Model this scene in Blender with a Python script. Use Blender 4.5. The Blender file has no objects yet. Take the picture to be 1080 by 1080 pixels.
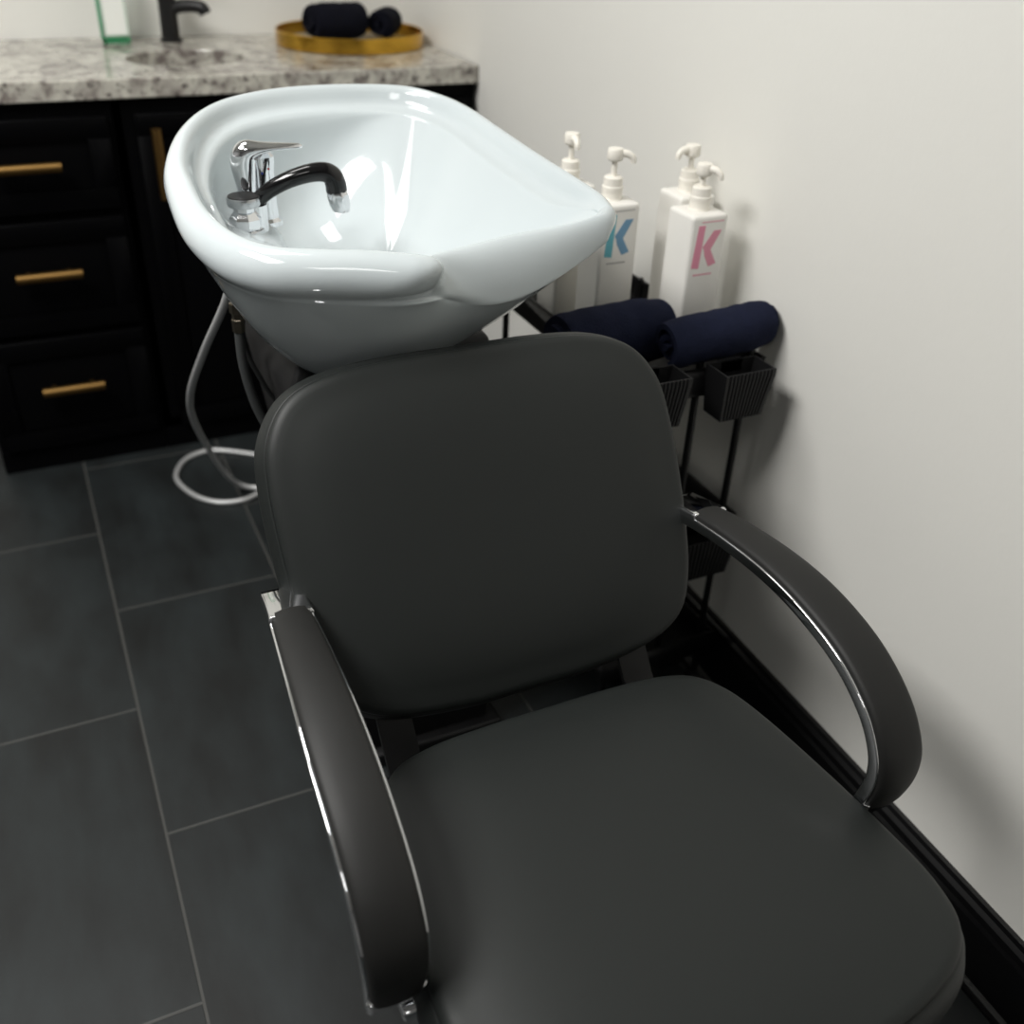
import bpy, math, random
from mathutils import Vector, Matrix, noise as mnoise

random.seed(7)
S = bpy.context.scene
COL = S.collection
PI = math.pi


# ------------------------------------------------------------------ helpers
def lin(c):
    c /= 255.0
    return c / 12.92 if c <= 0.04045 else ((c + 0.055) / 1.055) ** 2.4


def rgb(r, g, b):
    return (lin(r), lin(g), lin(b), 1.0)


def tag(o, label=None, cat=None, group=None, kind=None):
    if label: o['label'] = label
    if cat: o['category'] = cat
    if group: o['group'] = group
    if kind: o['kind'] = kind
    return o


def thing(name, label, cat, loc=(0, 0, 0), rz=0.0, group=None):
    o = bpy.data.objects.new(name, None)
    o.empty_display_size = 0.05
    COL.objects.link(o)
    o.location = loc
    o.rotation_euler = (0, 0, rz)
    return tag(o, label, cat, group)


class MB:
    def __init__(self):
        self.v = []
        self.f = []

    def add(self, vs, fs):
        n = len(self.v)
        self.v += [tuple(p) for p in vs]
        self.f += [tuple(i + n for i in f) for f in fs]
        return self

    def box(self, x0, x1, y0, y1, z0, z1):
        return self.add([(x0, y0, z0), (x1, y0, z0), (x1, y1, z0), (x0, y1, z0),
                         (x0, y0, z1), (x1, y0, z1), (x1, y1, z1), (x0, y1, z1)],
                        [(0, 3, 2, 1), (4, 5, 6, 7), (0, 1, 5, 4), (1, 2, 6, 5), (2, 3, 7, 6), (3, 0, 4, 7)])

    def grid(self, rows, closed=True, cap0=False, cap1=False):
        """rows of equal length; consecutive rows are bridged"""
        n = len(rows[0])
        vs = [p for r in rows for p in r]
        fs = []
        for i in range(len(rows) - 1):
            for j in range(n if closed else n - 1):
                k = (j + 1) % n
                fs.append((i * n + j, i * n + k, (i + 1) * n + k, (i + 1) * n + j))
        if cap0: fs.append(tuple(range(n))[::-1])
        if cap1: fs.append(tuple(range((len(rows) - 1) * n, len(rows) * n)))
        return self.add(vs, fs)

    def tube(self, pts, r, seg=12, closed=False, caps=True):
        pts = [Vector(p) for p in pts]
        n = len(pts)
        rs = r if isinstance(r, (list, tuple)) else [r] * n
        T = []
        for i in range(n):
            a = pts[(i - 1) % n] if closed or i > 0 else pts[i]
            b = pts[(i + 1) % n] if closed or i < n - 1 else pts[i]
            T.append((b - a).normalized())
        up = Vector((0, 0, 1)) if abs(T[0].z) < 0.9 else Vector((1, 0, 0))
        N = (up - T[0] * up.dot(T[0])).normalized()
        rows = []
        for i in range(n):
            N = (N - T[i] * N.dot(T[i])).normalized()
            B = T[i].cross(N)
            rows.append([pts[i] + (N * math.cos(2 * PI * k / seg) + B * math.sin(2 * PI * k / seg)) * rs[i] for k in range(seg)])
        if closed: rows.append(rows[0])
        return self.grid(rows, True, caps and not closed, caps and not closed)

    def lathe(self, prof, origin=(0, 0, 0), axis=(0, 0, 1), seg=32, cap0=True, cap1=True):
        O = Vector(origin); A = Vector(axis).normalized()
        u = A.orthogonal().normalized(); w = A.cross(u)
        rows = [[O + A * z + (u * math.cos(2 * PI * k / seg) + w * math.sin(2 * PI * k / seg)) * r for k in range(seg)] for r, z in prof]
        return self.grid(rows, True, cap0, cap1)

    def prism(self, poly, fn, d0, d1):
        """poly 2D, fn(x, y, d) -> 3D"""
        n = len(poly)
        vs = [fn(x, y, d0) for x, y in poly] + [fn(x, y, d1) for x, y in poly]
        fs = [tuple(range(n))[::-1], tuple(range(n, 2 * n))]
        fs += [(i, (i + 1) % n, n + (i + 1) % n, n + i) for i in range(n)]
        return self.add(vs, fs)

    def build(self, name, m, parent=None, smooth=True, angle=40, bevel=0, seg=2, sub=0):
        me = bpy.data.meshes.new(name)
        me.from_pydata(self.v, [], self.f)
        me.update()
        import bmesh
        bm = bmesh.new(); bm.from_mesh(me)
        bmesh.ops.remove_doubles(bm, verts=bm.verts, dist=1e-6)
        bmesh.ops.recalc_face_normals(bm, faces=bm.faces)
        bm.to_mesh(me); bm.free()
        me.materials.append(m)
        o = bpy.data.objects.new(name, me)
        COL.objects.link(o)
        if parent is not None: o.parent = parent
        if bevel:
            b = o.modifiers.new('bevel', 'BEVEL')
            b.width = bevel; b.segments = seg; b.limit_method = 'ANGLE'; b.angle_limit = math.radians(35)
            b.harden_normals = False
        if sub:
            s = o.modifiers.new('sub', 'SUBSURF'); s.levels = sub; s.render_levels = sub
        if smooth:
            for p in me.polygons: p.use_smooth = True
            if angle < 180 and not bevel:
                me.set_sharp_from_angle(angle=math.radians(angle))
        return o


def catmull(P, n=8, closed=False):
    P = [Vector(p) for p in P]
    out = []
    m = len(P)
    for i in range(m if closed else m - 1):
        p0 = P[(i - 1) % m] if closed or i > 0 else P[i] * 2 - P[i + 1]
        p1, p2 = P[i], P[(i + 1) % m]
        p3 = P[(i + 2) % m] if closed or i < m - 2 else P[i + 1] * 2 - P[i]
        for k in range(n):
            t = k / n
            out.append(0.5 * ((2 * p1) + (p2 - p0) * t + (2 * p0 - 5 * p1 + 4 * p2 - p3) * t * t + (3 * p1 - p0 - 3 * p2 + p3) * t ** 3))
    if not closed: out.append(P[-1].copy())
    return out


def sstep(a, b, x):
    t = max(0.0, min(1.0, (x - a) / (b - a)))
    return t * t * (3 - 2 * t)


def lerp(a, b, t):
    return a + (b - a) * t


def rrect(hx, hy, r, n=6):
    out = []
    for cx, cy, a0 in ((hx - r, hy - r, 0), (-hx + r, hy - r, 90), (-hx + r, -hy + r, 180), (hx - r, -hy + r, 270)):
        for k in range(n + 1):
            a = math.radians(a0 + 90 * k / n)
            out.append((cx + r * math.cos(a), cy + r * math.sin(a)))
    return out


# ------------------------------------------------------------------ materials
def mat(name, color, rough=0.5, metal=0.0, spec=0.5, coat=0.0, bump=0.0, bscale=200.0, var=0.0, vscale=6.0, trans=0.0, ior=1.5, detail=3.0):
    m = bpy.data.materials.new(name)
    m.use_nodes = True
    nt = m.node_tree; N = nt.nodes; L = nt.links
    b = N['Principled BSDF']
    b.inputs['Base Color'].default_value = color
    b.inputs['Roughness'].default_value = rough
    b.inputs['Metallic'].default_value = metal
    b.inputs['Specular IOR Level'].default_value = spec
    b.inputs['Coat Weight'].default_value = coat
    b.inputs['Coat Roughness'].default_value = 0.03
    b.inputs['Transmission Weight'].default_value = trans
    b.inputs['IOR'].default_value = ior
    tc = N.new('ShaderNodeTexCoord')
    if bump:
        n = N.new('ShaderNodeTexNoise'); n.inputs['Scale'].default_value = bscale; n.inputs['Detail'].default_value = detail
        L.new(tc.outputs['Object'], n.inputs['Vector'])
        bp = N.new('ShaderNodeBump'); bp.inputs['Strength'].default_value = bump; bp.inputs['Distance'].default_value = 0.002
        L.new(n.outputs['Fac'], bp.inputs['Height']); L.new(bp.outputs['Normal'], b.inputs['Normal'])
    if var:
        n = N.new('ShaderNodeTexNoise'); n.inputs['Scale'].default_value = vscale; n.inputs['Detail'].default_value = 4
        L.new(tc.outputs['Object'], n.inputs['Vector'])
        mx = N.new('ShaderNodeMix'); mx.data_type = 'RGBA'
        mx.inputs['A'].default_value = tuple(c * (1 - var) for c in color[:3]) + (1,)
        mx.inputs['B'].default_value = tuple(min(1, c * (1 + var)) for c in color[:3]) + (1,)
        L.new(n.outputs['Fac'], mx.inputs['Factor']); L.new(mx.outputs['Result'], b.inputs['Base Color'])
    return m


M_wall = mat('white_paint', rgb(229, 228, 222), 0.6, spec=0.3, bump=0.12, bscale=90, var=0.015, vscale=3)
M_ceil = mat('ceiling_paint', rgb(232, 232, 230), 0.8, spec=0.2)
M_grey = mat('unseen_wall_grey', rgb(150, 150, 150), 0.7, spec=0.2)  # invented grey for the unseen walls, cuts bounce light under the bowl
M_bb = mat('black_gloss_trim', rgb(14, 14, 15), 0.28, spec=0.5)
M_leather = mat('black_upholstery', rgb(29, 32, 31), 0.50, spec=0.32, bump=0.05, bscale=900, var=0.04, vscale=5)
M_pad = mat('armrest_pad', rgb(27, 27, 26), 0.55, spec=0.35, bump=0.05, bscale=900)
M_seam = mat('seam_piping', rgb(9, 10, 10), 0.4, spec=0.4)
M_chrome = mat('chrome', rgb(225, 226, 228), 0.06, metal=1.0)
M_satin = mat('satin_steel', rgb(190, 192, 194), 0.25, metal=1.0)
M_braid = mat('braided_steel', rgb(205, 206, 206), 0.38, metal=.55, bump=0.3, bscale=1200)
M_ceramic = mat('white_ceramic', rgb(197, 205, 207), 0.07, spec=0.5, coat=0.3)
M_blackm = mat('black_metal', rgb(11, 11, 12), 0.42, spec=0.4)
M_blackg = mat('black_gloss_plastic', rgb(9, 9, 10), 0.12, spec=0.5)
M_cup = mat('black_plastic', rgb(20, 20, 21), 0.5, spec=0.3)
M_hose = mat('grey_rubber_hose', rgb(60, 62, 62), 0.5)
M_cable = mat('dark_cable', rgb(30, 31, 31), 0.5)
M_brass = mat('brass_fitting', rgb(120, 112, 98), 0.3, metal=1.0)
M_gold = mat('gold_metal', rgb(205, 160, 62), 0.2, metal=1.0)
M_pull = mat('brushed_brass', rgb(116, 90, 52), 0.45, metal=1.0)
M_cab = mat('black_cabinet_paint', rgb(5, 5, 6), 0.45, spec=0.06)
M_bottle = mat('white_bottle_plastic', rgb(236, 234, 228), 0.35, spec=0.45)
M_pump = mat('white_pump_plastic', rgb(240, 236, 226), 0.35, spec=0.45)
M_teal = mat('teal_print', rgb(104, 182, 196), 0.45)
M_bluegrey = mat('slate_blue_print', rgb(112, 156, 188), 0.45)
M_pink = mat('pink_print', rgb(232, 150, 174), 0.45)
M_pinkl = mat('rose_print', rgb(226, 150, 170), 0.45)
M_greyp = mat('grey_print', rgb(168, 166, 164), 0.5)
M_towel = mat('navy_terry', rgb(27, 31, 49), 0.95, spec=0.1, bump=1.0, bscale=420, var=0.25, vscale=60)
M_towelb = mat('black_navy_terry', rgb(16, 17, 26), 0.95, spec=0.1, bump=1.0, bscale=420, var=0.25, vscale=60)
M_white = mat('white_plastic', rgb(220, 220, 216), 0.4)
M_red = mat('red_dot', rgb(190, 40, 50), 0.4)
M_blue = mat('blue_dot', rgb(50, 70, 160), 0.4)
M_sink = mat('brushed_sink_steel', rgb(150, 145, 138), 0.22, metal=1.0)
M_faucet = mat('matte_black_faucet', rgb(14, 14, 15), 0.4, spec=0.4)
M_green = mat('green_liquid', rgb(70, 170, 120), 0.05, trans=0.85, ior=1.34)
M_clear = mat('clear_plastic', rgb(228, 244, 236), 0.04, trans=1.0, ior=1.3)
M_label = mat('white_label', rgb(236, 238, 232), 0.5)
M_mirror = mat('pale_tray_base', rgb(150, 147, 138), 0.25)


def math_node(nt, op, a, b=None):
    n = nt.nodes.new('ShaderNodeMath'); n.operation = op
    for i, x in enumerate((a, b)):
        if x is None: continue
        if isinstance(x, (int, float)): n.inputs[i].default_value = x
        else: nt.links.new(x, n.inputs[i])
    return n.outputs[0]


def floor_mat():
    m = bpy.data.materials.new('slate_tile'); m.use_nodes = True
    nt = m.node_tree; N = nt.nodes; L = nt.links
    b = N['Principled BSDF']
    tc = N.new('ShaderNodeTexCoord'); sx = N.new('ShaderNodeSeparateXYZ')
    L.new(tc.outputs['Object'], sx.inputs[0])
    W, LEN, G = 0.325, 0.605, 0.0022
    xs = math_node(nt, 'DIVIDE', math_node(nt, 'ADD', sx.outputs['X'], 40 * W), W)
    col = math_node(nt, 'FLOOR', xs)
    fx = math_node(nt, 'FRACT', xs)
    par = math_node(nt, 'MODULO', col, 2.0)
    yo = math_node(nt, 'ADD', sx.outputs['Y'], 20 * LEN - 1.160)
    ys = math_node(nt, 'DIVIDE', math_node(nt, 'ADD', yo, math_node(nt, 'MULTIPLY', par, 0.3025)), LEN)
    fy = math_node(nt, 'FRACT', ys)
    row = math_node(nt, 'FLOOR', ys)
    dx = math_node(nt, 'MULTIPLY', math_node(nt, 'MINIMUM', fx, math_node(nt, 'SUBTRACT', 1.0, fx)), W)
    dy = math_node(nt, 'MULTIPLY', math_node(nt, 'MINIMUM', fy, math_node(nt, 'SUBTRACT', 1.0, fy)), LEN)
    d = math_node(nt, 'MINIMUM', dx, dy)
    ramp = N.new('ShaderNodeMapRange'); ramp.inputs['From Min'].default_value = G * 0.7; ramp.inputs['From Max'].default_value = G * 1.3
    L.new(d, ramp.inputs['Value'])          # 0 in grout, 1 on tile
    # clouds, streaked along the tile
    mp = N.new('ShaderNodeMapping'); mp.inputs['Scale'].default_value = (9, 3.2, 1)
    cx = N.new('ShaderNodeCombineXYZ')
    L.new(math_node(nt, 'MULTIPLY', col, 3.7), cx.inputs[0]); L.new(math_node(nt, 'MULTIPLY', row, 5.3), cx.inputs[1])
    va = N.new('ShaderNodeVectorMath'); va.operation = 'ADD'
    L.new(tc.outputs['Object'], va.inputs[0]); L.new(cx.outputs[0], va.inputs[1])
    L.new(va.outputs[0], mp.inputs['Vector'])
    n1 = N.new('ShaderNodeTexNoise'); n1.inputs['Scale'].default_value = 1.2; n1.inputs['Detail'].default_value = 8; n1.inputs['Roughness'].default_value = 0.6
    L.new(mp.outputs[0], n1.inputs['Vector'])
    cr = N.new('ShaderNodeValToRGB')
    cr.color_ramp.elements[0].position = 0.35; cr.color_ramp.elements[0].color = rgb(20, 22, 22)
    cr.color_ramp.elements[1].position = 0.72; cr.color_ramp.elements[1].color = rgb(36, 41, 42)
    L.new(n1.outputs['Fac'], cr.inputs[0])
    mx = N.new('ShaderNodeMix'); mx.data_type = 'RGBA'
    mx.inputs['A'].default_value = rgb(64, 64, 62)
    L.new(cr.outputs[0], mx.inputs['B']); L.new(ramp.outputs[0], mx.inputs['Factor'])
    L.new(mx.outputs['Result'], b.inputs['Base Color'])
    b.inputs['Roughness'].default_value = 0.5; b.inputs['Specular IOR Level'].default_value = 0.35
    bp = N.new('ShaderNodeBump'); bp.inputs['Strength'].default_value = 0.35; bp.inputs['Distance'].default_value = 0.0015
    hh = math_node(nt, 'ADD', ramp.outputs[0], math_node(nt, 'MULTIPLY', n1.outputs['Fac'], 0.6))
    L.new(hh, bp.inputs['Height']); L.new(bp.outputs['Normal'], b.inputs['Normal'])
    return m


def granite_mat():
    m = bpy.data.materials.new('speckled_granite'); m.use_nodes = True
    nt = m.node_tree; N = nt.nodes; L = nt.links
    b = N['Principled BSDF']
    tc = N.new('ShaderNodeTexCoord')
    n1 = N.new('ShaderNodeTexNoise'); n1.inputs['Scale'].default_value = 22; n1.inputs['Detail'].default_value = 6; n1.inputs['Distortion'].default_value = 0.8
    n2 = N.new('ShaderNodeTexNoise'); n2.inputs['Scale'].default_value = 60; n2.inputs['Detail'].default_value = 5; n2.inputs['Roughness'].default_value = 0.7
    for n in (n1, n2): L.new(tc.outputs['Object'], n.inputs['Vector'])
    c1 = N.new('ShaderNodeValToRGB')
    e = c1.color_ramp.elements
    e[0].position = 0.36; e[0].color = rgb(118, 110, 105)
    e[1].position = 0.62; e[1].color = rgb(192, 189, 178)
    x = e.new(0.47); x.color = rgb(165, 161, 152)
    L.new(n1.outputs['Fac'], c1.inputs[0])
    c2 = N.new('ShaderNodeValToRGB')
    c2.color_ramp.elements[0].position = 0.36; c2.color_ramp.elements[0].color = (1, 1, 1, 1)
    c2.color_ramp.elements[1].position = 0.45; c2.color_ramp.elements[1].color = (0, 0, 0, 1)
    L.new(n2.outputs['Fac'], c2.inputs[0])
    mx = N.new('ShaderNodeMix'); mx.data_type = 'RGBA'
    mx.inputs['B'].default_value = rgb(82, 76, 73)
    L.new(c1.outputs[0], mx.inputs['A']); L.new(c2.outputs[0], mx.inputs['Factor'])
    L.new(mx.outputs['Result'], b.inputs['Base Color'])
    b.inputs['Roughness'].default_value = 0.16
    return m


M_floor = floor_mat()
M_granite = granite_mat()

# ------------------------------------------------------------------ room shell
XL, YF, YB, ZC = -2.6, -2.6, 2.975, 2.6


def wx(y):                       # the right wall runs very slightly off square
    return 1.008 + (y - 1.0) * 0.030


def struct(name, mb, m, **k):
    return tag(mb.build(name, m, None, **k), kind='structure')


struct('floor', MB().box(XL - .1, 1.4, YF - .1, YB + .1, -0.08, 0), M_floor, smooth=False)
struct('ceiling', MB().box(XL - .1, 1.4, YF - .1, YB + .1, ZC, ZC + 0.08), M_ceil, smooth=False)
struct('wall_back', MB().box(XL - .1, 1.4, YB, YB + 0.1, 0, ZC), M_wall, smooth=False)
struct('wall_left', MB().box(XL - .1, XL, YF, YB, 0, ZC), M_grey, smooth=False)
struct('wall_front', MB().box(XL - .1, 1.4, YF - .1, YF, 0, ZC), M_grey, smooth=False)
Yj = 2.388
struct('wall_right', MB().prism([(wx(YF), YF), (1.32, YF), (1.32, Yj), (wx(Yj) + .004, Yj), (wx(Yj), Yj - .004)], lambda x, y, d: (x, y, d), 0, ZC), M_wall, smooth=False)
struct('wall_alcove', MB().box(1.0615, 1.32, Yj, YB, 0, ZC), M_wall, smooth=False)
# black skirting with a stepped top moulding
bbp = [(0, 0), (-.016, 0), (-.016, .104), (-.013, .110), (-.013, .122), (-.008, .128), (-.006, .135), (0, .137)]
b = MB()
rows = [[(wx(y) + dx, y, z) for dx, z in bbp] for y in (YF, Yj - .004)]
b.grid(rows, True, True, True)
struct('baseboard_right', b, M_bb, smooth=False)
b = MB()
rows = [[(wx(y) - .016 - dx, y, z) for dx, z in [(0, 0), (.012, 0), (.0115, .006), (.008, .0105), (0, .013)]] for y in (YF, Yj - .004)]
b.grid(rows, True, True, True)
struct('trim_1', b, M_bb, smooth=False)
struct('baseboard_back', MB().box(XL, -.19, YB - .016, YB, 0, .137), M_bb, smooth=False)

# ------------------------------------------------------------------ salon chair
CX = 0.44
chair = thing('salon_chair', 'black padded salon wash chair with two curved chrome-edged armrests, in front of the basin', 'chair', (CX, 0.55, 0))


def rel(o, root):                # geometry is written in room coordinates; keep it there under its root
    root_m = Matrix.Translation(root.location)
    o.data.transform(root_m.inverted())
    return o


def cushion(half, fmap, thick, puff, name, m, parent, root, edge=0.016, seam_name='piping', bulge=.007):
    right = [Vector((x, s, 0)) for x, s in half]
    left = [Vector((-x, s, 0)) for x, s in half[1:-1]][::-1]
    out = catmull(right + left, 8, True)
    c = Vector((0, sum(p.y for p in out) / len(out), 0))
    n = len(out)

    def ring(inset, d):
        r = []
        for i, p in enumerate(out):
            t = (out[(i + 1) % n] - out[i - 1]).normalized()
            nn = Vector((t.y, -t.x, 0))
            if nn.dot(p - c) < 0: nn = -nn
            r.append((p - nn * inset, d))
        return r

    rows = []
    for inset, d in ((0.045, -thick), (0.012, -thick), (0.001, -thick + 0.006), (-bulge * .8, -thick * 0.75), (-bulge, -thick * 0.5), (-bulge * .55, -edge - .012), (-bulge * .15, -edge - .004), (0.0004, -edge - .0016), (0.0046, -edge),
                     (0.0008, -edge + .0016), (0.0022, -edge + .005), (0.006, -edge * 0.30), (0.012, -edge * 0.10), (0.020, 0.0)):
        rows.append([fmap(p.x, p.y, d) for p, d in ring(inset, d)])
    base = ring(0.020, 0.0)
    for k in range(1, 15):
        s = 1 - k / 14.0
        rows.append([fmap(*(c + (p - c) * s).to_2d(), puff * (1 - s ** 4.5)) for p, _ in base])
    b = MB(); b.grid(rows, True, True, False)
    o = rel(b.build(name, m, parent, angle=180), root)
    sm = MB(); sm.tube([fmap(p.x, p.y, d) for p, d in ring(0.0026, -edge)], 0.0013, 6, True)
    rel(sm.build(seam_name, M_seam, o), root)
    return o


# seat
seat_half = [(x * 1.02, z) for x, z in [(0, .282), (.10, .289), (.165, .302), (.212, .322), (.241, .352), (.253, .40), (.253, .46), (.247, .55), (.236, .65), (.221, .712), (.193, .750), (.145, .767), (.07, .772), (0, .772)]]
seat = cushion(seat_half, lambda x, s, d: Vector((CX + x, s, .460 + d)), 0.085, 0.014, 'seat', M_leather, chair, chair, edge=0.014, bulge=.010)
# backrest
TILT = math.radians(32)
U = Vector((0, math.sin(TILT), math.cos(TILT))); NF = Vector((0, -math.cos(TILT), math.sin(TILT)))
B0 = Vector((CX, .82, .50))


def bmap(x, s, d):
    return B0 + Vector((x, 0, 0)) + U * s + NF * d


back_half = [(x * 1.04, z) for x, z in [(0, -.047), (.08, -.046), (.165, -.034), (.214, -.008), (.236, .036), (.247, .10), (.252, .18), (.252, .25), (.244, .302), (.215, .345), (.165, .366), (.09, .373), (0, .373)]]
back = cushion(back_half, bmap, 0.066, 0.016, 'backrest', M_leather, chair, chair, edge=0.012)
# back panel shell behind the cushion
bp = MB()
bp.grid([[bmap(x * .86, .165 + (s - .165) * .86, d) for x, s in [(p.x, p.y) for p in catmull([Vector((x, s, 0)) for x, s in back_half] + [Vector((-x, s, 0)) for x, s in back_half[1:-1]][::-1], 4, True)]] for d in (-.064, -.078)], True, True, True)
rel(bp.build('back_panel', M_cup, chair, bevel=.004), chair)


# armrests
def arm(sgn):
    # centre line (toe-in, y, z) of the pad's upper face
    P = [(.2675, .922, .603), (.270, .872, .614), (.274, .80, .6245), (.278, .72, .6285), (.281, .65, .622), (.2825, .58, .603), (.2825, .525, .570), (.2825, .494, .530), (.2825, .486, .492), (.2825, .493, .452), (.2815, .503, .422)]
    C = catmull([Vector(p) for p in P], 8)
    n = len(C)

    def section(i):
        p = C[i]
        a, c = C[max(0, i - 1)], C[min(n - 1, i + 1)]
        t = Vector((0, c.y - a.y, c.z - a.z)).normalized()
        nn = Vector((0, t.z, -t.y))
        return p, nn

    def width(u):
        return lerp(.043, .057, sstep(0.02, .45, u)) - .007 * sstep(.72, 1.0, u)

    def strip(i0, i1, prof, inset_end=0.0):
        rows = []
        for i in range(i0, i1 + 1):
            u = i / (n - 1)
            p, nn = section(i)
            w = width(u)
            e = 1.0
            if inset_end:
                k = min(i - i0, i1 - i)
                e = 1 - inset_end * (1 - sstep(-1, 4, k))
            rows.append([Vector((CX + sgn * (p.x + x * w * e if True else 0), p.y, p.z)) + nn * (z * e) for x, z in prof])
        return rows

    pad_prof = [(-.50, -.013), (-.50, -.006), (-.47, -.0025), (-.40, -.0004), (-.2, .0016), (0, .0022), (.2, .0016), (.40, -.0004), (.47, -.0025), (.50, -.006), (.50, -.013)]
    fr_prof = [(-.552, -.010), (-.545, -.0075), (-.50, -.0075), (.50, -.0075), (.545, -.0075), (.552, -.010), (.552, -.019), (.53, -.0225), (-.53, -.0225), (-.552, -.019)]
    b = MB(); b.grid(strip(9, n - 8, pad_prof, .08), True, True, True)
    a = rel(b.build('armrest', M_pad, chair, angle=60), chair)
    f = MB(); f.grid(strip(1, n - 1, fr_prof), True, True, True)
    # rear chrome block that rises flush with the pad and ends the arm
    fr2 = [(-.545, -.020), (-.55, -.004), (-.50, -.0005), (.50, -.0005), (.55, -.004), (.545, -.020)]
    f.grid(strip(0, 10, fr2), True, True, True)
    fr3 = [(-.545, -.020), (-.55, -.005), (-.48, -.002), (.48, -.002), (.55, -.005), (.545, -.020)]
    f.grid(strip(n - 9, n - 1, fr3), True, True, True)
    tag(rel(f.build('chrome_frame', M_chrome, a, bevel=.0012), chair), 'polished chrome frame edging the pad')
    # fixing lug into the backrest side and foot plate into the seat side
    g = MB()
    g.grid([[Vector((CX + sgn * x, y, z)) for y, z in [(.896, .590), (.912, .572), (.93, .580), (.915, .598)]] for x in (.262, .222)], True, True, True)
    rel(g.build('arm_bracket', M_cup, a, bevel=.004), chair)
    h = MB()
    h.box(CX + min(sgn * .278, sgn * .20), CX + max(sgn * .278, sgn * .20), .496, .535, .405, .419)
    rel(h.build('arm_foot', M_chrome, a, bevel=.003), chair)


arm(-1); arm(1)
# steel frame under the seat, back supports, pedestal and floor plate
f = MB()
f.box(CX - .20, CX + .20, .33, .73, .345, .376)
rel(f.build('seat_pan', M_blackm, chair, bevel=.004), chair)
for sx in (-.165, .165):
    f = MB()
    pts = [(CX + sx, .60, .352), (CX + sx, .74, .356), (CX + sx, .80, .385), (CX + sx, .862, .46), (CX + sx, .935, .578), (CX + sx, .99, .665)]
    C = catmull([Vector(p) for p in pts], 6)
    rows = []
    for i, p in enumerate(C):
        a, c = C[max(0, i - 1)], C[min(len(C) - 1, i + 1)]
        t = (c - a).normalized(); nn = Vector((0, -t.z, t.y))
        rows.append([p + Vector((-.021, 0, 0)) + nn * .004, p + Vector((.021, 0, 0)) + nn * .004, p + Vector((.021, 0, 0)) - nn * .004, p + Vector((-.021, 0, 0)) - nn * .004])
    f.grid(rows, True, True, True)
    rel(f.build('back_support', M_blackm, chair, angle=30), chair)
f = MB(); f.box(CX - .19, CX + .19, .70, .84, .19, .345)  # added dark box, keeps the gap between seat and back black
rel(f.build('gap_dark_box', M_blackm, chair, bevel=.012), chair)
f = MB(); f.box(CX - .13, CX + .13, .42, .70, .03, .346)
rel(f.build('pedestal', M_blackm, chair, bevel=.01), chair)
f = MB(); f.box(CX - .14, CX + .14, .34, .80, 0, .03)
rel(f.build('floor_plate', M_blackm, chair, bevel=.006), chair)

# ------------------------------------------------------------------ shampoo basin
basin = thing('shampoo_basin', 'glossy white ceramic shampoo basin with chrome mixer, behind the black chair', 'basin', (.42, 1.3, 0))
CR = [(.380, 1.023, .934), (.326, 1.044, .938), (.274, 1.063, .939), (.231, 1.086, .940), (.199, 1.129, .945), (.181, 1.192, .956), (.178, 1.26, .969), (.183, 1.332, .980),
      (.208, 1.418, .993), (.246, 1.485, 1.003), (.294, 1.529, 1.009), (.362, 1.554, 1.013), (.434, 1.561, 1.014), (.506, 1.556, 1.013), (.560, 1.536, 1.011), (.596, 1.494, 1.005),
      (.616, 1.437, .997), (.628, 1.362, .985), (.642, 1.274, .971), (.657, 1.195, .959), (.668, 1.136, .949), (.664, 1.098, .943)]
LIP = [(.650, 1.083, .938), (.606, 1.085, .929), (.528, 1.088, .922), (.463, 1.082, .916), (.411, 1.068, .915)]


def basin_columns():
    """closed list of (crest point, roll weight, deck weight)"""
    a = catmull([Vector(p) for p in CR], 7)
    l = catmull([Vector(p) for p in LIP], 7)
    cols = []
    na = len(a)
    for i, p in enumerate(a):
        u = i / (na - 1)
        left = 1 - sstep(.22, .52, u)
        tip = sstep(.90, 1.0, u)
        deck = sstep(.10, .20, u) * (1 - sstep(.36, .46, u))
        cols.append((p, left, deck, tip))
    for j in range(1, 4):
        t = j / 4.0
        cols.append((a[-1].lerp(l[0], t), 0, 0, 1))
    for p in l: cols.append((p, 0, 0, 2.0))
    # blunt end of the rolled rim: the crest dives forward and up onto the horn
    h = a[0]
    end = l[-1]
    for j, (px, py, pz, w) in enumerate(((.411, 1.052, .9155, 1.9), (.410, 1.037, .918, 1.5), (.407, 1.027, .924, 1.0), (.399, 1.021, .931, .45))):
        cols.append((Vector((px, py, pz)), max(0, 1 - w), 0, w if w > .6 else 0.4))
    return cols


COLS = basin_columns()
CC = Vector((.425, 1.29, 0))
FLOORZ = .798
BOT = Vector((.41, 1.29, .696))
n = len(COLS)
crest = [c[0] for c in COLS]
# smooth plan normals
nrm = []
for i in range(n):
    t = (crest[(i + 2) % n] - crest[(i - 2) % n]); t.z = 0
    nn = Vector((-t.y, t.x, 0)).normalized()
    if nn.dot(CC - crest[i]) < 0: nn = -nn
    rad = (CC - crest[i]); rad.z = 0; rad.normalize()
    nrm.append((nn * .55 + rad * .45).normalized())
NB = 14


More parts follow.
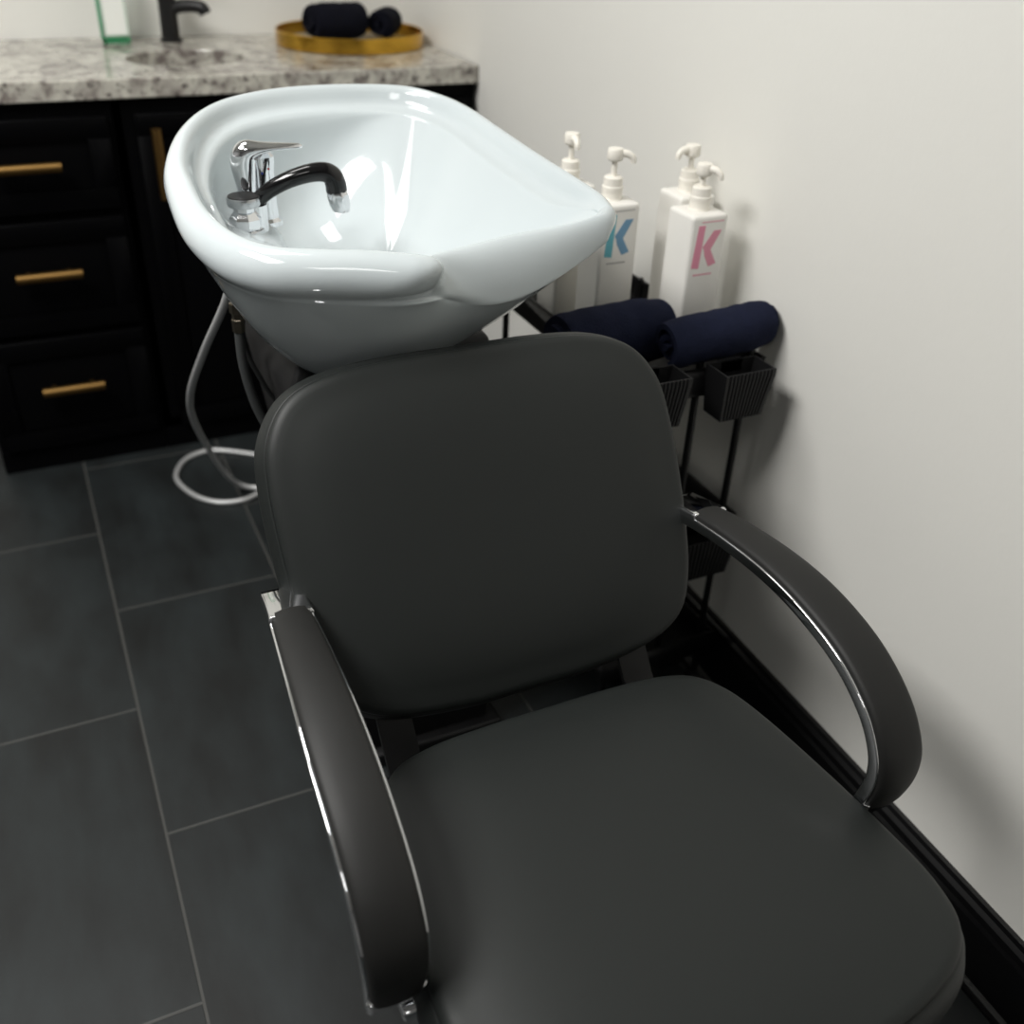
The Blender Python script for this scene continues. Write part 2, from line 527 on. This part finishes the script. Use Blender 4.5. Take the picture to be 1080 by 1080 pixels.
def col_profile(i):
    P, left, deck, tip = COLS[i]
    d = nrm[i]
    lipw = sstep(.5, 2.0, tip)
    tp = min(1, tip)
    ai = lerp(lerp(.010, .012, left), .006, tp)
    lm = min(1, max(0, (P.x - .40) / .26))        # along the neck lip: wide bullnose on the left, thin at the tip
    ae = lerp(lerp(.015, .026, left), lerp(.014, .028, sstep(0, .35, lm)) - .016 * sstep(.45, 1, lm), lipw)
    h = lerp(lerp(.030, .052, left), lerp(.036, .060, sstep(0, .35, lm)) - .032 * sstep(.45, 1, lm), lipw)
    step = lerp(.020, .0, tp)
    inn = [P + d * ai * .5 + Vector((0, 0, -.003)), P + d * ai + Vector((0, 0, -.010 + .006 * tp)), P + d * (ai + .003) + Vector((0, 0, lerp(-.026, -.008, tp)))]
    P4 = P + d * (ai + .004 + step) + Vector((0, 0, lerp(-.034, -.012, tp)))
    inn.append(P + d * (ai + .006 + step * .4) + Vector((0, 0, lerp(-.031, -.010, tp))))
    inn.append(P4)
    c = Vector((CC.x, CC.y, FLOORZ))
    for k in range(1, NB + 1):
        th = PI / 2 * k / NB
        wr = sstep(.34, .56, P.x)               # steep at the back left, sloping out towards the neck side
        cth = max(0.0, math.cos(th))
        rad = lerp(cth ** .667, cth, wr)
        hg = lerp(1 - math.sin(th) ** .667, cth ** 1.6, wr)
        z = FLOORZ + (P4.z - FLOORZ) * hg
        # tap deck on the left: a ledge at z .885
        if deck > 0:
            rr = rad * (1 - .34 * sstep(.895, .878, z) * deck)
            rad = rr
        q = Vector((c.x + (P4.x - c.x) * rad, c.y + (P4.y - c.y) * rad, z))
        inn.append(q)
    o = -d
    ext = [P + o * ae * .5 + Vector((0, 0, -.10 * h)), P + o * ae * .86 + Vector((0, 0, -.30 * h)), P + o * ae + Vector((0, 0, -.58 * h)),
           P + o * ae * .86 + Vector((0, 0, -.86 * h)), P + o * ae * .60 + Vector((0, 0, -.99 * h)), P + o * ae * lerp(lerp(.30, .46, left), .35, tp) + Vector((0, 0, -1.06 * h))]
    for q, ph in enumerate((16, 34, 52, 70, 86, 100)):
        ph = math.radians(ph)
        ext[q] = ext[q].lerp(P + o * ae * math.sin(ph) + Vector((0, 0, -h * (1 - math.cos(ph)))), lipw)
    E = ext[-1] + Vector((0, 0, -.004))
    nb = lerp(2.4, 1.3, sstep(.36, .58, P.x))
    for k in range(0, NB + 1):
        t = k / NB
        th = PI / 2 * t
        e = 2 / 2.0
        rad = lerp(max(0, math.cos(th)) ** e, 0, 0)
        rad = .16 + .84 * rad
        hg = max(0.0, math.cos(th)) ** nb
        ext.append(Vector((BOT.x + (E.x - BOT.x) * rad, BOT.y + (E.y - BOT.y) * rad, BOT.z + (E.z - BOT.z) * hg)))
    return ext[::-1] + [P] + inn


prof = [col_profile(i) for i in range(n)]
for r in range(NB + 1):                      # let the body run on smoothly below the rolled rim
    it = int(lerp(140, 12, r / NB))
    for _ in range(it):
        old = [prof[i][r] for i in range(n)]
        for i in range(n): prof[i][r] = old[i] * .5 + (old[i - 1] + old[(i + 1) % n]) * .25
# soften the underside around the blunt end of the roll
mid = n - 4
for r, it in ((NB + 1, 50), (NB + 2, 30), (NB + 3, 12), (NB + 4, 4)):
    for _ in range(it):
        old = [prof[i][r] for i in range(n)]
        for i in range(n):
            dd = min(abs(i - mid), n - abs(i - mid))
            wgt = 1 - sstep(8, 20, dd)
            if wgt > 0: prof[i][r] = old[i].lerp(old[i] * .5 + (old[i - 1] + old[(i + 1) % n]) * .25, wgt)
b = MB()
b.grid([[prof[i][r] for i in range(n)] for r in range(len(prof[0]))], True, True, False)
bowl = rel(b.build('bowl', M_ceramic, basin, angle=180, sub=1), basin)
# drain in the basin floor
b = MB(); b.lathe([(.026, 0), (.026, .003), (.020, .004), (.016, .001), (.0, .001)], (CC.x, CC.y, FLOORZ - .0005), (0, 0, 1), 32, True, False)
rel(b.build('drain', M_chrome, basin), basin)

# vacuum-breaker / spray holder
HX, HY = .255, 1.325
b = MB()
b.lathe([(.024, .872), (.024, .884), (.020, .886), (.020, .888)], (HX, HY, 0), (0, 0, 1), 6)
b.lathe([(.0205, .886), (.0215, .890), (.0215, .899), (.018, .904), (.0145, .908), (.0145, .914), (.0165, .916)], (HX, HY, 0), (0, 0, 1), 8)
holder = rel(b.build('spray_holder', M_chrome, basin, angle=30), basin)
b = MB()
b.lathe([(.015, .913), (.0205, .915), (.0215, .9175), (.0215, .924), (.0205, .9265), (.017, .9268), (.016, .9255)], (HX, HY, 0), (0, 0, 1), 36)
rel(b.build('holder_collar', M_satin, holder, angle=30), basin)
b = MB(); b.lathe([(.0200, .9262), (.0195, .9276), (.012, .9282), (.0, .9284)], (HX, HY, 0), (0, 0, 1), 32, True, False)
rel(b.build('holder_cap', M_blackm, holder), basin)
b = MB(); b.lathe([(.016, .868), (.016, .912)], (HX + .016, HY + .012, 0), (0, 0, 1), 20)
rel(b.build('holder_bracket', M_chrome, holder), basin)
# hand spray: black curved handle, chrome nozzle
b = MB()
C = catmull([Vector(p) for p in [(.264, 1.338, .903), (.275, 1.332, .918), (.290, 1.324, .932), (.313, 1.316, .945), (.338, 1.311, .9525), (.358, 1.309, .9535), (.3690, 1.308, .9480), (.3735, 1.308, .9375), (.3745, 1.308, .928)]], 6)
rr = [lerp(.0098, .0140, sstep(.1, .95, i / (len(C) - 1))) for i in range(len(C))]
b.tube(C, rr, 16)
spray = rel(b.build('hand_spray', M_blackg, basin, angle=60), basin)
b = MB()
prf = [(.0120, .9315), (.0135, .929), (.0148, .921), (.0142, .911), (.0120, .9025), (.0100, .9010), (.0, .9013)]
seg = 32
rows = [[Vector((.3742 + (.9335 - z) * .16, 1.308, z)) + Vector((math.cos(2 * PI * k / seg), math.sin(2 * PI * k / seg), 0)) * (r * (1 + (.035 if k % 4 < 2 else -.035) * (1 if .912 < z < .932 else 0))) for k in range(seg)] for r, z in prf]
b.grid(rows, True, True, False)
tag(rel(b.build('spray_nozzle', M_chrome, spray, angle=50), basin), 'fluted chrome nozzle')
# lever mixer
b = MB()
b.lathe([(.021, .874), (.021, .880), (.0165, .884), (.0155, .900), (.015, .945), (.0165, .958), (.0165, .964), (.012, .969), (0, .970)], (.293, 1.372, 0), (0, 0, 1), 32, True, False)
mixer = rel(b.build('mixer_body', M_chrome, basin), basin)
for dx, dz, m, nm in ((-.004, .945, M_blue, 'cold_mark'), (.005, .950, M_red, 'hot_mark')):
    k = MB(); k.lathe([(.0016, 0), (.0014, .0008), (0, .001)], (.293 + dx, 1.372 - .0150, dz), (0, -1, 0), 10, True, False)
    rel(k.build(nm, m, mixer), basin)
b = MB()
LP = [(.268, 1.358, .888, .0115, .0115), (.2675, 1.358, .918, .0120, .0115), (.2665, 1.358, .944, .0150, .0125), (.2665, 1.358, .962, .0170, .0135), (.272, 1.358, .974, .0150, .0150),
      (.288, 1.357, .9775, .0085, .0145), (.306, 1.355, .9785, .0056, .0125), (.325, 1.353, .9785, .0042, .0095), (.339, 1.352, .9780, .0032, .0060), (.3435, 1.352, .9778, .0014, .0028)]
C = catmull([Vector(p[:3]) for p in LP], 5)
R1 = catmull([Vector((p[3], p[4], 0)) for p in LP], 5)
rows = []
for i, p in enumerate(C):
    a, c = C[max(0, i - 1)], C[min(len(C) - 1, i + 1)]
    t = (c - a).normalized(); y = Vector((0, 1, 0)); nn = t.cross(y).normalized()
    rows.append([p + nn * math.cos(2 * PI * k / 20) * R1[i].x + y * math.sin(2 * PI * k / 20) * R1[i].y for k in range(20)])
b.grid(rows, True, True, True)
rel(b.build('mixer_lever', M_chrome, mixer, angle=70), basin)

# stand, pipes and hoses below the bowl
b = MB()
b.grid([[Vector((x, y, z)) for x, y in ((x0, y0), (x1, y0), (x1, y1), (x0, y1))] for x0, x1, y0, y1, z in ((.32, .56, 1.18, 1.50, .0), (.305, .56, 1.175, 1.50, .45), (.26, .565, 1.19, 1.47, .70), (.28, .55, 1.2, 1.44, .745))], True, True, True)
rel(b.build('stand', M_cup, basin, bevel=.008), basin)
b = MB(); b.box(.30, .58, 1.16, 1.60, 0, .028)
rel(b.build('stand_plate', M_blackm, basin, bevel=.006), basin)
b = MB()
hp = [(.235, 1.33, .845), (.226, 1.37, .775), (.2045, 1.50, .647), (.192, 1.65, .507), (.209, 1.80, .374), (.262, 2.00, .178), (.305, 2.10, .060), (.345, 2.125, .012), (.420, 2.09, .0065), (.47, 2.00, .0065), (.45, 1.96, .0065)]
b.tube(catmull([Vector(p) for p in hp], 14), .0062, 12)
tag(rel(b.build('spray_hose', M_braid, basin, angle=60), basin), 'silver braided hose')
b = MB()
hp = [(.47, 2.17, .0065), (.415, 2.125, .0065), (.372, 2.098, .0065), (.325, 2.078, .0065), (.268, 2.091, .0065), (.222, 2.145, .0065), (.198, 2.235, .0065), (.226, 2.310, .0065), (.270, 2.340, .0065), (.318, 2.339, .0065), (.40, 2.283, .0065), (.47, 2.22, .0065)]
b.tube(catmull([Vector(p) for p in hp], 12), .0062, 12)
tag(rel(b.build('spray_hose', M_braid, basin, angle=60), basin), 'silver braided hose coiled on the floor')
b = MB()
b.tube(catmull([Vector(p) for p in [(.226, 1.30, .765), (.226, 1.30, .712), (.233, 1.30, .661), (.246, 1.30, .615), (.285, 1.30, .52), (.32, 1.29, .44)]], 8), .0066, 12)
hs = rel(b.build('supply_hose', M_hose, basin), basin)
b = MB()
b.lathe([(.0085, .755), (.0085, .772), (.0075, .773), (.0075, .781), (.010, .782), (.010, .795), (.006, .797), (.006, .82)], (.226, 1.30, 0), (0, 0, 1), 6)
rel(b.build('hose_fitting', M_brass, hs, angle=30), basin)
b = MB()
b.tube(catmull([Vector(p) for p in [(.243, 1.34, .78), (.238, 1.34, .72), (.256, 1.34, .661), (.278, 1.34, .615), (.31, 1.33, .55)]], 8), .0035, 10)
rel(b.build('supply_hose', M_cable, basin), basin)
b = MB()
b.lathe([(.012, 0), (.012, .02), (.009, .03), (.009, .05)], (.296, 1.24, .712), (-.25, 0, 1), 16)
rel(b.build('drain_elbow', M_white, basin, angle=30), basin)

# ------------------------------------------------------------------ rolling cart at the wall
cart = thing('utility_cart', 'slim black tiered utility cart standing against the white wall', 'cart', (.865, 1.35, 0))
SX0, SX1, SY0, SY1 = .745, .978, 1.112, 1.60


def shelf(z):
    b = MB()
    b.box(SX0, SX1, SY0, SY1, z - .012, z)
    for x0, x1, y0, y1 in ((SX0, SX0 + .004, SY0, SY1), (SX1 - .004, SX1, SY0, SY1), (SX0, SX1, SY0, SY0 + .004), (SX0, SX1, SY1 - .004, SY1)):
        b.box(x0, x1, y0, y1, z - .012, z + .034)
    return b


for z in (.645, .360, .105):
    rel(shelf(z).build('shelf', M_blackm, cart, bevel=.0015), cart)
for x, y in ((.962, 1.130), (.866, 1.124), (.762, 1.130), (.962, 1.455), (.762, 1.585)):
    b = MB(); b.lathe([(.006, .03), (.006, .688), (.004, .69)], (x, y, 0), (0, 0, 1), 12)
    rel(b.build('post', M_blackm, cart), cart)
for x, y in ((.962, 1.130), (.762, 1.130), (.962, 1.585), (.762, 1.585)):
    b = MB(); b.lathe([(.0, -.009), (.014, -.009), (.0165, -.006), (.0165, .006), (.014, .009), (.0, .009)], (x, y, .0166), (1, 0, 0), 20, False, False)
    rel(b.build('caster', M_cup, cart, angle=30), cart)


def cup(label, x, y, z, w=.088, d=.052, h=.078):
    t = thing('storage_cup', label, 'cup', (x, y, z), 0, 'black ribbed cups hung on the cart')
    b = MB()

    def ring(s, zz, inset=0):
        hw = w / 2 * s - inset
        front = []
        nr = 40
        for k in range(nr + 1):
            u = k / nr
            rib = -.0016 if (k % 3 == 0 and 2 < k < nr - 2) else 0
            front.append(Vector((-hw + 2 * hw * u, -d * s + inset - rib, zz)))
        return front + [Vector((hw, -inset, zz)), Vector((-hw, -inset, zz))]

    rows = [ring(.84, 0), ring(1.0, h - .010), ring(1.0, h), ring(1.0, h, .003), ring(.84, .006, .003)]
    b.grid(rows, True, True, True)
    b.build('cup_body', M_cup, t, angle=25)
    b = MB(); b.box(-.02, .02, -.003, .007, h - .02, h + .0); b.box(-.02, .02, .0045, .0075, h - .03, h)
    b.build('hook', M_cup, t, bevel=.001)
    return t


cup('black ribbed cup hung on the upper cart shelf nearest the white wall', .905, 1.1025, .6135)
cup('black ribbed cup on the upper cart shelf half hidden behind the chair back', .757, 1.1025, .622)
cup('black cup hung low on the cart behind the right armrest', .885, 1.1025, .322, .105, .052, .078)

# ------------------------------------------------------------------ pump bottles


def bottle(label, x, y, rz, pump_dir, mk=None, w=.066, d=.066, body_h=.222, z0=.6455, dip=0.0):
    t = thing('pump_bottle', label, 'bottle', (x, y, z0), rz, 'white pump bottles on the cart')
    b = MB()
    rows = []
    for s, z in ((.94, 0), (.985, .0015), (1, .005), (1, body_h - .006), (.985, body_h - .002), (.93, body_h), (.72, body_h + .0012), (.40, body_h + .002)):
        rows.append([Vector((px * s, py * s, z)) for px, py in rrect(w / 2, d / 2, .006, 4)])
    b.grid(rows, True, True, True)
    body = b.build('bottle_body', M_bottle, t, angle=50)
    hb = body_h
    b = MB()
    b.lathe([(.0165, hb - .001), (.0165, hb + .003), (.0158, hb + .004), (.0158, hb + .014), (.0165, hb + .015), (.0165, hb + .021), (.0150, hb + .0225), (.0145, hb + .034), (.012, hb + .036), (.0048, hb + .0365)], (0, 0, 0), (0, 0, 1), 32)
    b.build('collar', M_pump, t, angle=30)
    b = MB()
    hp = hb - dip
    b.lathe([(.0045, hb + .030), (.0045, hp + .060)], (0, 0, 0), (0, 0, 1), 16)
    b.lathe([(.0075, hp + .058), (.0115, hp + .060), (.0125, hp + .063), (.0125, hp + .074), (.011, hp + .077), (0, hp + .078)], (0, 0, 0), (0, 0, 1), 24, True, False)
    ca, sa = math.cos(pump_dir), math.sin(pump_dir)
    C = catmull([Vector((ca * r, sa * r, hp + z)) for r, z in ((.004, .070), (.012, .0705), (.021, .069), (.027, .064), (.0285, .057))], 5)
    b.tube(C, [lerp(.0068, .0042, i / (len(C) - 1)) for i in range(len(C))], 12)
    b.build('pump', M_pump, t, angle=50)
    if mk:
        m1, m2, ml = mk
        f = lambda px, pz, dd: Vector((px, -d / 2 - dd, pz))
        b = MB()
        # slanted bold k: stem, upper arm, lower leg
        b.prism([(-.0255, .1435), (-.0120, .1415), (-.0085, .2080), (-.0205, .2080)], f, -.0002, .0004)
        b.build('logo_stem', m1, body, smooth=False)
        b = MB()
        b.prism([(-.0090, .1745), (-.0010, .1640), (.0062, .1700), (.0225, .1990), (.0085, .1990)], f, -.0002, .0004)
        b.prism([(-.0060, .1705), (.0062, .1700), (.0195, .1475), (.0065, .1435), (-.0035, .1610)], f, -.0002, .00045)
        b.build('logo_arm', m2, body, smooth=False)
        b = MB()
        b.box(-.016, .024, -d / 2 - .0004, -d / 2 + .0002, .2125, .2138)
        b.build('label_rule', ml, body, smooth=False)
        b = MB()
        x0 = -.020
        random.seed(3)
        while x0 < .014:                       # the small line of print under the letter
            lw = random.choice((.0014, .0018, .0022))
            b.box(x0, x0 + lw, -d / 2 - .0003, -d / 2 + .0002, .1305, .1330)
            x0 += lw + .0008
        b.build('label_print', ml, body, smooth=False)
    return t


bottle('white square pump bottle printed with a large pink letter k', .926, 1.262, 0.02, math.radians(-62), (M_pink, M_pinkl, M_pinkl), dip=.008)
bottle('white square pump bottle printed with a large teal letter k', .824, 1.352, 0.02, math.radians(-35), (M_teal, M_bluegrey, M_greyp), w=.068)
bottle('white pump bottle without visible print behind the pink-lettered one, spout turned left', .966, 1.354, 0.0, math.radians(185), dip=.004)
bottle('white pump bottle behind the basin rim, leftmost of the cart bottles', .808, 1.462, 0.0, math.radians(-100))

# ------------------------------------------------------------------ rolled towels


def rolled_towel(name, label, loc, length, R, rz, m, turns=3.2, flat=.9, group=None, seed=1.0, ry=0.0):
    b = MB()
    th = R / (turns + .35)
    nS, nL = 150, 22
    rows = []
    for j in range(nL + 1):
        u = j / nL
        xx = (u - .5) * length
        outer = []; inner = []
        endr = 1 - .10 * (abs(u - .5) * 2) ** 6
        for k in range(nS + 1):
            a = 2 * PI * turns * (k / nS - 1) - 1.9
            r = th * .35 + (R - th * .5 - th * .35) * k / nS
            wob = 1 + .05 * mnoise.noise(Vector((u * 3 + seed * 7, math.cos(a) * 1.3, math.sin(a) * 1.3 + k * .01)))
            bulge = mnoise.noise(Vector((u * 9 + seed, k * .03, seed))) * .0025
            ex = xx + (.006 * math.sin(k * .05 + seed) + .004 * mnoise.noise(Vector((k * .05, seed, j * .0)))) * (1 if u in (0, 1) else abs(u - .5) * 2)
            for lst, off in ((outer, th * .46), (inner, -th * .40)):
                r2 = (r * wob + off + (bulge if off > 0 else 0)) * endr
                p = Vector((ex, math.cos(a) * r2, math.sin(a) * r2 * flat))
                lst.append(p)
        rows.append(outer + inner[::-1])
    b.grid(rows, True, False, False)
    # close both ends between outer and inner layers
    tot = 2 * (nS + 1)
    base = len(b.v) - tot * (nL + 1)
    for j in (0, nL):
        o = base + j * tot
        for k in range(nS):
            b.f.append((o + k, o + k + 1, o + tot - 2 - k, o + tot - 1 - k))
    t = b.build(name, m, None, angle=60)
    t.location = loc
    t.rotation_euler = (0, ry, rz)
    return tag(t, label, 'towel', group)


rolled_towel('rolled_towel', 'rolled navy towel on the cart below the teal-lettered bottle', (.762, 1.226, .6465 + .054), .185, .057, .06, M_towel, flat=.93, group='rolled navy towels on the cart', seed=1.3)
rolled_towel('rolled_towel', 'rolled navy towel on the cart touching the wall, below the pink-lettered bottle', (.908, 1.146, .6800 + .038), .182, .041, .02, M_towel, flat=.96, group='rolled navy towels on the cart', seed=4.1, ry=-.06)

# ------------------------------------------------------------------ vanity: cabinets, worktop, sink, tap
FY = 2.418


def shaker(b, x0, x1, z0, z1, y=FY, fr=.045):
    b.box(x0, x1, y - .012, y, z0, z1)
    for a0, a1, c0, c1 in ((x0, x1, z1 - fr, z1), (x0, x1, z0, z0 + fr), (x0, x0 + fr, z0 + fr, z1 - fr), (x1 - fr, x1, z0 + fr, z1 - fr)):
        b.box(a0, a1, y - .020, y - .010, c0, c1)


def pull(parent, root, cx, cz, ln, vertical=False, y=FY - .020):
    b = MB()
    h = ln / 2
    if vertical:
        b.tube([(cx, y - .030, cz - h), (cx, y - .030, cz + h)], .0112, 14)
        for s in (-1, 1): b.tube([(cx, y + .001, cz + s * h * .62), (cx, y - .030, cz + s * h * .62)], .005, 10)
    else:
        b.tube([(cx - h, y - .030, cz), (cx + h, y - .030, cz)], .0112, 14)
        for s in (-1, 1): b.tube([(cx + s * h * .62, y + .001, cz), (cx + s * h * .62, y - .030, cz)], .005, 10)
    tag(rel(b.build('handle', M_pull, parent, angle=40), root), 'brushed brass bar handle')


cab1 = thing('drawer_cabinet', 'black drawer cabinet with three brass bar handles, left of the basin', 'cabinet', (.015, 2.69, 0))
b = MB(); b.box(-.175, .205, FY, YB - .004, 0, .848)
b.box(-.175, .205, FY - .006, FY + .01, 0, .055)
rel(b.build('carcass', M_cab, cab1, smooth=False), cab1)
for z0, z1, hz in ((.622, .815, .724), (.352, .602, .492), (.062, .335, .218)):
    b = MB(); shaker(b, -.160, .192, z0, z1)
    dr = rel(b.build('drawer', M_cab, cab1, bevel=.0015), cab1)
    pull(dr, cab1, .016, hz, .136)
cab2 = thing('sink_cabinet', 'black door cabinet with an upright brass pull, below the small sink', 'cabinet', (.44, 2.69, 0))
b = MB()
b.box(.207, .640, FY, FY + .02, 0, .848); b.box(.207, .225, FY, YB - .004, 0, .848); b.box(.622, .640, FY, YB - .004, 0, .848)
b.box(.207, .640, FY, YB - .004, 0, .08)
b.box(.207, .640, FY - .006, FY + .01, 0, .055)
rel(b.build('carcass', M_cab, cab2, smooth=False), cab2)
b = MB(); shaker(b, .250, .620, .062, .815)
dr = rel(b.build('door', M_cab, cab2, bevel=.0015), cab2)
pull(dr, cab2, .286, .715, .15, True)
cab3 = thing('base_cabinet', 'plain black cabinet end beside the white wall, below the gold tray', 'cabinet', (.84, 2.69, 0))
b = MB(); b.box(.642, 1.052, FY, YB - .004, 0, .848); b.box(.642, 1.052, FY - .006, FY + .01, 0, .055)
rel(b.build('carcass', M_cab, cab3, smooth=False), cab3)
b = MB(); shaker(b, .660, 1.038, .062, .815)
rel(b.build('door', M_cab, cab3, bevel=.0015), cab3)

# granite slab with an oval cut-out
SCX, SCY, SRX, SRY = .410, 2.635, .135, .115
b = MB()
x0, x1, y0, y1 = -.185, 1.056, 2.396, YB - .002
nseg = 64
inner = []; outer = []
for k in range(nseg):
    a = 2 * PI * k / nseg
    c, s = math.cos(a), math.sin(a)
    inner.append((SCX + SRX * c, SCY + SRY * s))
    tx = ((x1 - SCX) / c if c > 1e-9 else (x0 - SCX) / c if c < -1e-9 else 1e9)
    ty = ((y1 - SCY) / s if s > 1e-9 else (y0 - SCY) / s if s < -1e-9 else 1e9)
    tt = min(tx, ty)
    outer.append((SCX + c * tt, SCY + s * tt))
for cxn, cyn in ((x0, y0), (x1, y0), (x1, y1), (x0, y1)):      # snap nearest ray to each corner
    k = min(range(nseg), key=lambda i: (outer[i][0] - cxn) ** 2 + (outer[i][1] - cyn) ** 2)
    outer[k] = (cxn, cyn)
ZT, ZB = .888, .848
rows = [[(x, y, ZT) for x, y in inner], [(x, y, ZT) for x, y in outer], [(x, y, ZB) for x, y in outer], [(x, y, ZB) for x, y in inner], [(x, y, ZT) for x, y in inner]]
b.grid(rows, True)
top = tag(b.build('worktop', M_granite, None, smooth=False, bevel=.003), 'speckled grey and cream granite worktop across the black cabinets', 'worktop')
b = MB()
rows = []
for s, z in ((1.06, ZB - .0005), (.985, ZB - .0008), (.975, ZB - .01), (.95, ZB - .08), (.86, ZB - .115), (.60, ZB - .128), (.2, ZB - .130)):
    rows.append([(SCX + SRX * s * math.cos(2 * PI * k / 48), SCY + SRY * s * math.sin(2 * PI * k / 48), z) for k in range(48)])
b.grid(rows, True, False, True)
snk = thing('vanity_sink', 'small oval metal sink set into the granite below the black tap', 'sink', (SCX, SCY, ZB))
rel(b.build('sink_bowl', M_sink, snk, angle=180), snk)
b = MB(); b.lathe([(.022, -.129), (.022, -.1275), (.017, -.1265), (0, -.127)], (SCX, SCY, ZB), (0, 0, 1), 28, True, False)
rel(b.build('sink_drain', M_chrome, snk), snk)

tap = thing('black_tap', 'matte black single-lever tap standing behind the oval sink', 'tap', (.418, 2.885, ZT), math.radians(62))
b = MB()
b.lathe([(.027, 0), (.027, .006), (.0225, .009), (.0215, .115), (.020, .16), (.0, .162)], (0, 0, 0), (0, 0, 1), 28, True, False)
b.build('tap_body', M_faucet, tap, angle=40)
b = MB()
b.tube(catmull([Vector(p) for p in [(0, -.005, .070), (0, -.03, .080), (0, -.065, .083), (0, -.088, .079), (0, -.095, .066)]], 6), .0150, 16)
b.build('spout', M_faucet, tap, angle=50)
b = MB()
b.tube([(0, 0, .158), (0, 0, .178)], .019, 20)
b.tube([(0, -.005, .174), (0, -.075, .192)], [.007, .005], 12)
b.build('lever', M_faucet, tap, angle=40)

# soap bottle
sb = thing('soap_bottle', 'clear green soap bottle with a white label on the granite worktop', 'bottle', (.283, 2.862, ZT))
b = MB()
rows = []
for s, z in ((.86, .0005), (.97, .003), (1, .009), (1, .150), (.93, .168), (.6, .185), (.36, .192), (.34, .205)):
    rows.append([(px * s, py * s, z) for px, py in rrect(.033, .022, .012, 5)])
b.grid(rows, True, True, True)
bd = b.build('bottle_body', M_clear, sb, angle=60)
b = MB()
rows = []
for s, z in ((.80, .004), (.90, .006), (.93, .011), (.93, .018)):
    rows.append([(px * s, py * s, z) for px, py in rrect(.033, .022, .012, 5)])
b.grid(rows, True, True, True)
b.build('green_liquid', M_green, sb, angle=60)
b = MB(); b.box(-.0335, -.026, -.0155, .0155, .012, .150)
b.build('green_edge', mat('green_plastic', rgb(88, 166, 126), .3), bd, bevel=.002)
b = MB(); b.box(-.021, .026, -.0226, -.0221, .024, .140)
b.build('bottle_label', M_label, bd, smooth=False)
b = MB()
b.lathe([(.013, .203), (.013, .225), (.005, .227), (.005, .25), (.012, .251), (.012, .262), (0, .263)], (0, 0, 0), (0, 0, 1), 20, True, False)
b.tube([(0, 0, .257), (0, -.035, .256)], .004, 10)
b.build('pump', M_label, sb, angle=40)

# gold tray with two dark towels
TX, TY, TR = .850, 2.765, .190
tray = thing('gold_tray', 'round gold-rimmed tray on the granite worktop against the back wall', 'tray', (TX, TY, ZT))
b = MB(); b.lathe([(TR - .01, .0005), (TR - .004, .0005), (TR - .002, .006), (0, .0065)], (0, 0, 0), (0, 0, 1), 64, True, False)
b.build('tray_base', M_mirror, tray, angle=30)
b = MB(); b.lathe([(TR - .004, .001), (TR, .002), (TR, .035), (TR - .002, .037), (TR - .004, .035), (TR - .004, .001)], (0, 0, 0), (0, 0, 1), 64, False, False)
b.build('tray_rim', M_gold, tray, angle=30)
rolled_towel('rolled_towel', 'larger dark rolled towel on the gold tray, the left one', (TX - .042, TY - .005, ZT + .0065 + .050), .15, .052, .30, M_towelb, turns=3, flat=.92, group='dark rolled towels on the gold tray', seed=2.2)
rolled_towel('rolled_towel', 'smaller dark rolled towel on the gold tray, nearer the side wall', (TX + .104, TY + .030, ZT + .0065 + .040), .11, .041, 1.0, M_towelb, turns=3, flat=.93, group='dark rolled towels on the gold tray', seed=5.7)

# ------------------------------------------------------------------ lights


def area(name, loc, sx, sy, power, color=(1, .985, .962), rot=(0, 0, 0)):
    l = bpy.data.lights.new(name, 'AREA')
    l.shape = 'RECTANGLE'; l.size = sx; l.size_y = sy; l.energy = power; l.color = color
    o = bpy.data.objects.new(name, l); COL.objects.link(o)
    o.location = loc; o.rotation_euler = rot
    return o


area('ceiling_panel_and_fill', (-.98, .95, ZC - .01), .7, 1.2, 62)
area('ceiling_panel_and_fill', (-.1, 1.75, ZC - .01), .6, .6, 9)  # added fill above the bowl to brighten its inside, not a known panel
area('ceiling_panel_and_fill', (-.6, -.9, ZC - .01), .6, .6, 6)
w = bpy.data.worlds.new('world'); S.world = w; w.use_nodes = True
w.node_tree.nodes['Background'].inputs[0].default_value = (1, 1, 1, 1)
w.node_tree.nodes['Background'].inputs[1].default_value = 0.03

# ------------------------------------------------------------------ camera
R = Matrix(((0.9045071736191066, 0.20151074296324548, -0.37584597023511734),
            (-0.42474209921099976, 0.5046685697144098, -0.7516008141961036),
            (0.038222009751044284, 0.8394659345159953, 0.5420664375865545)))
cam = bpy.data.cameras.new('camera')
cam.sensor_fit = 'HORIZONTAL'; cam.sensor_width = 36.0
cam.lens = 36.0 * 1060 / 1080
cam.clip_start = 0.02
cam.dof.use_dof = True
cam.dof.focus_distance = 1.16
cam.dof.aperture_fstop = 3.2
co = bpy.data.objects.new('camera', cam); COL.objects.link(co)
co.matrix_world = Matrix.Translation((0, 0, 1.30)) @ R.to_4x4()
S.camera = co
S.view_settings.view_transform = 'Standard'
S.view_settings.look = 'None'
S.view_settings.gamma = 1.0
S.view_settings.use_curve_mapping = False
S.view_settings.exposure = 0.28
S.cycles.use_denoising = True
S.cycles.max_bounces = 10
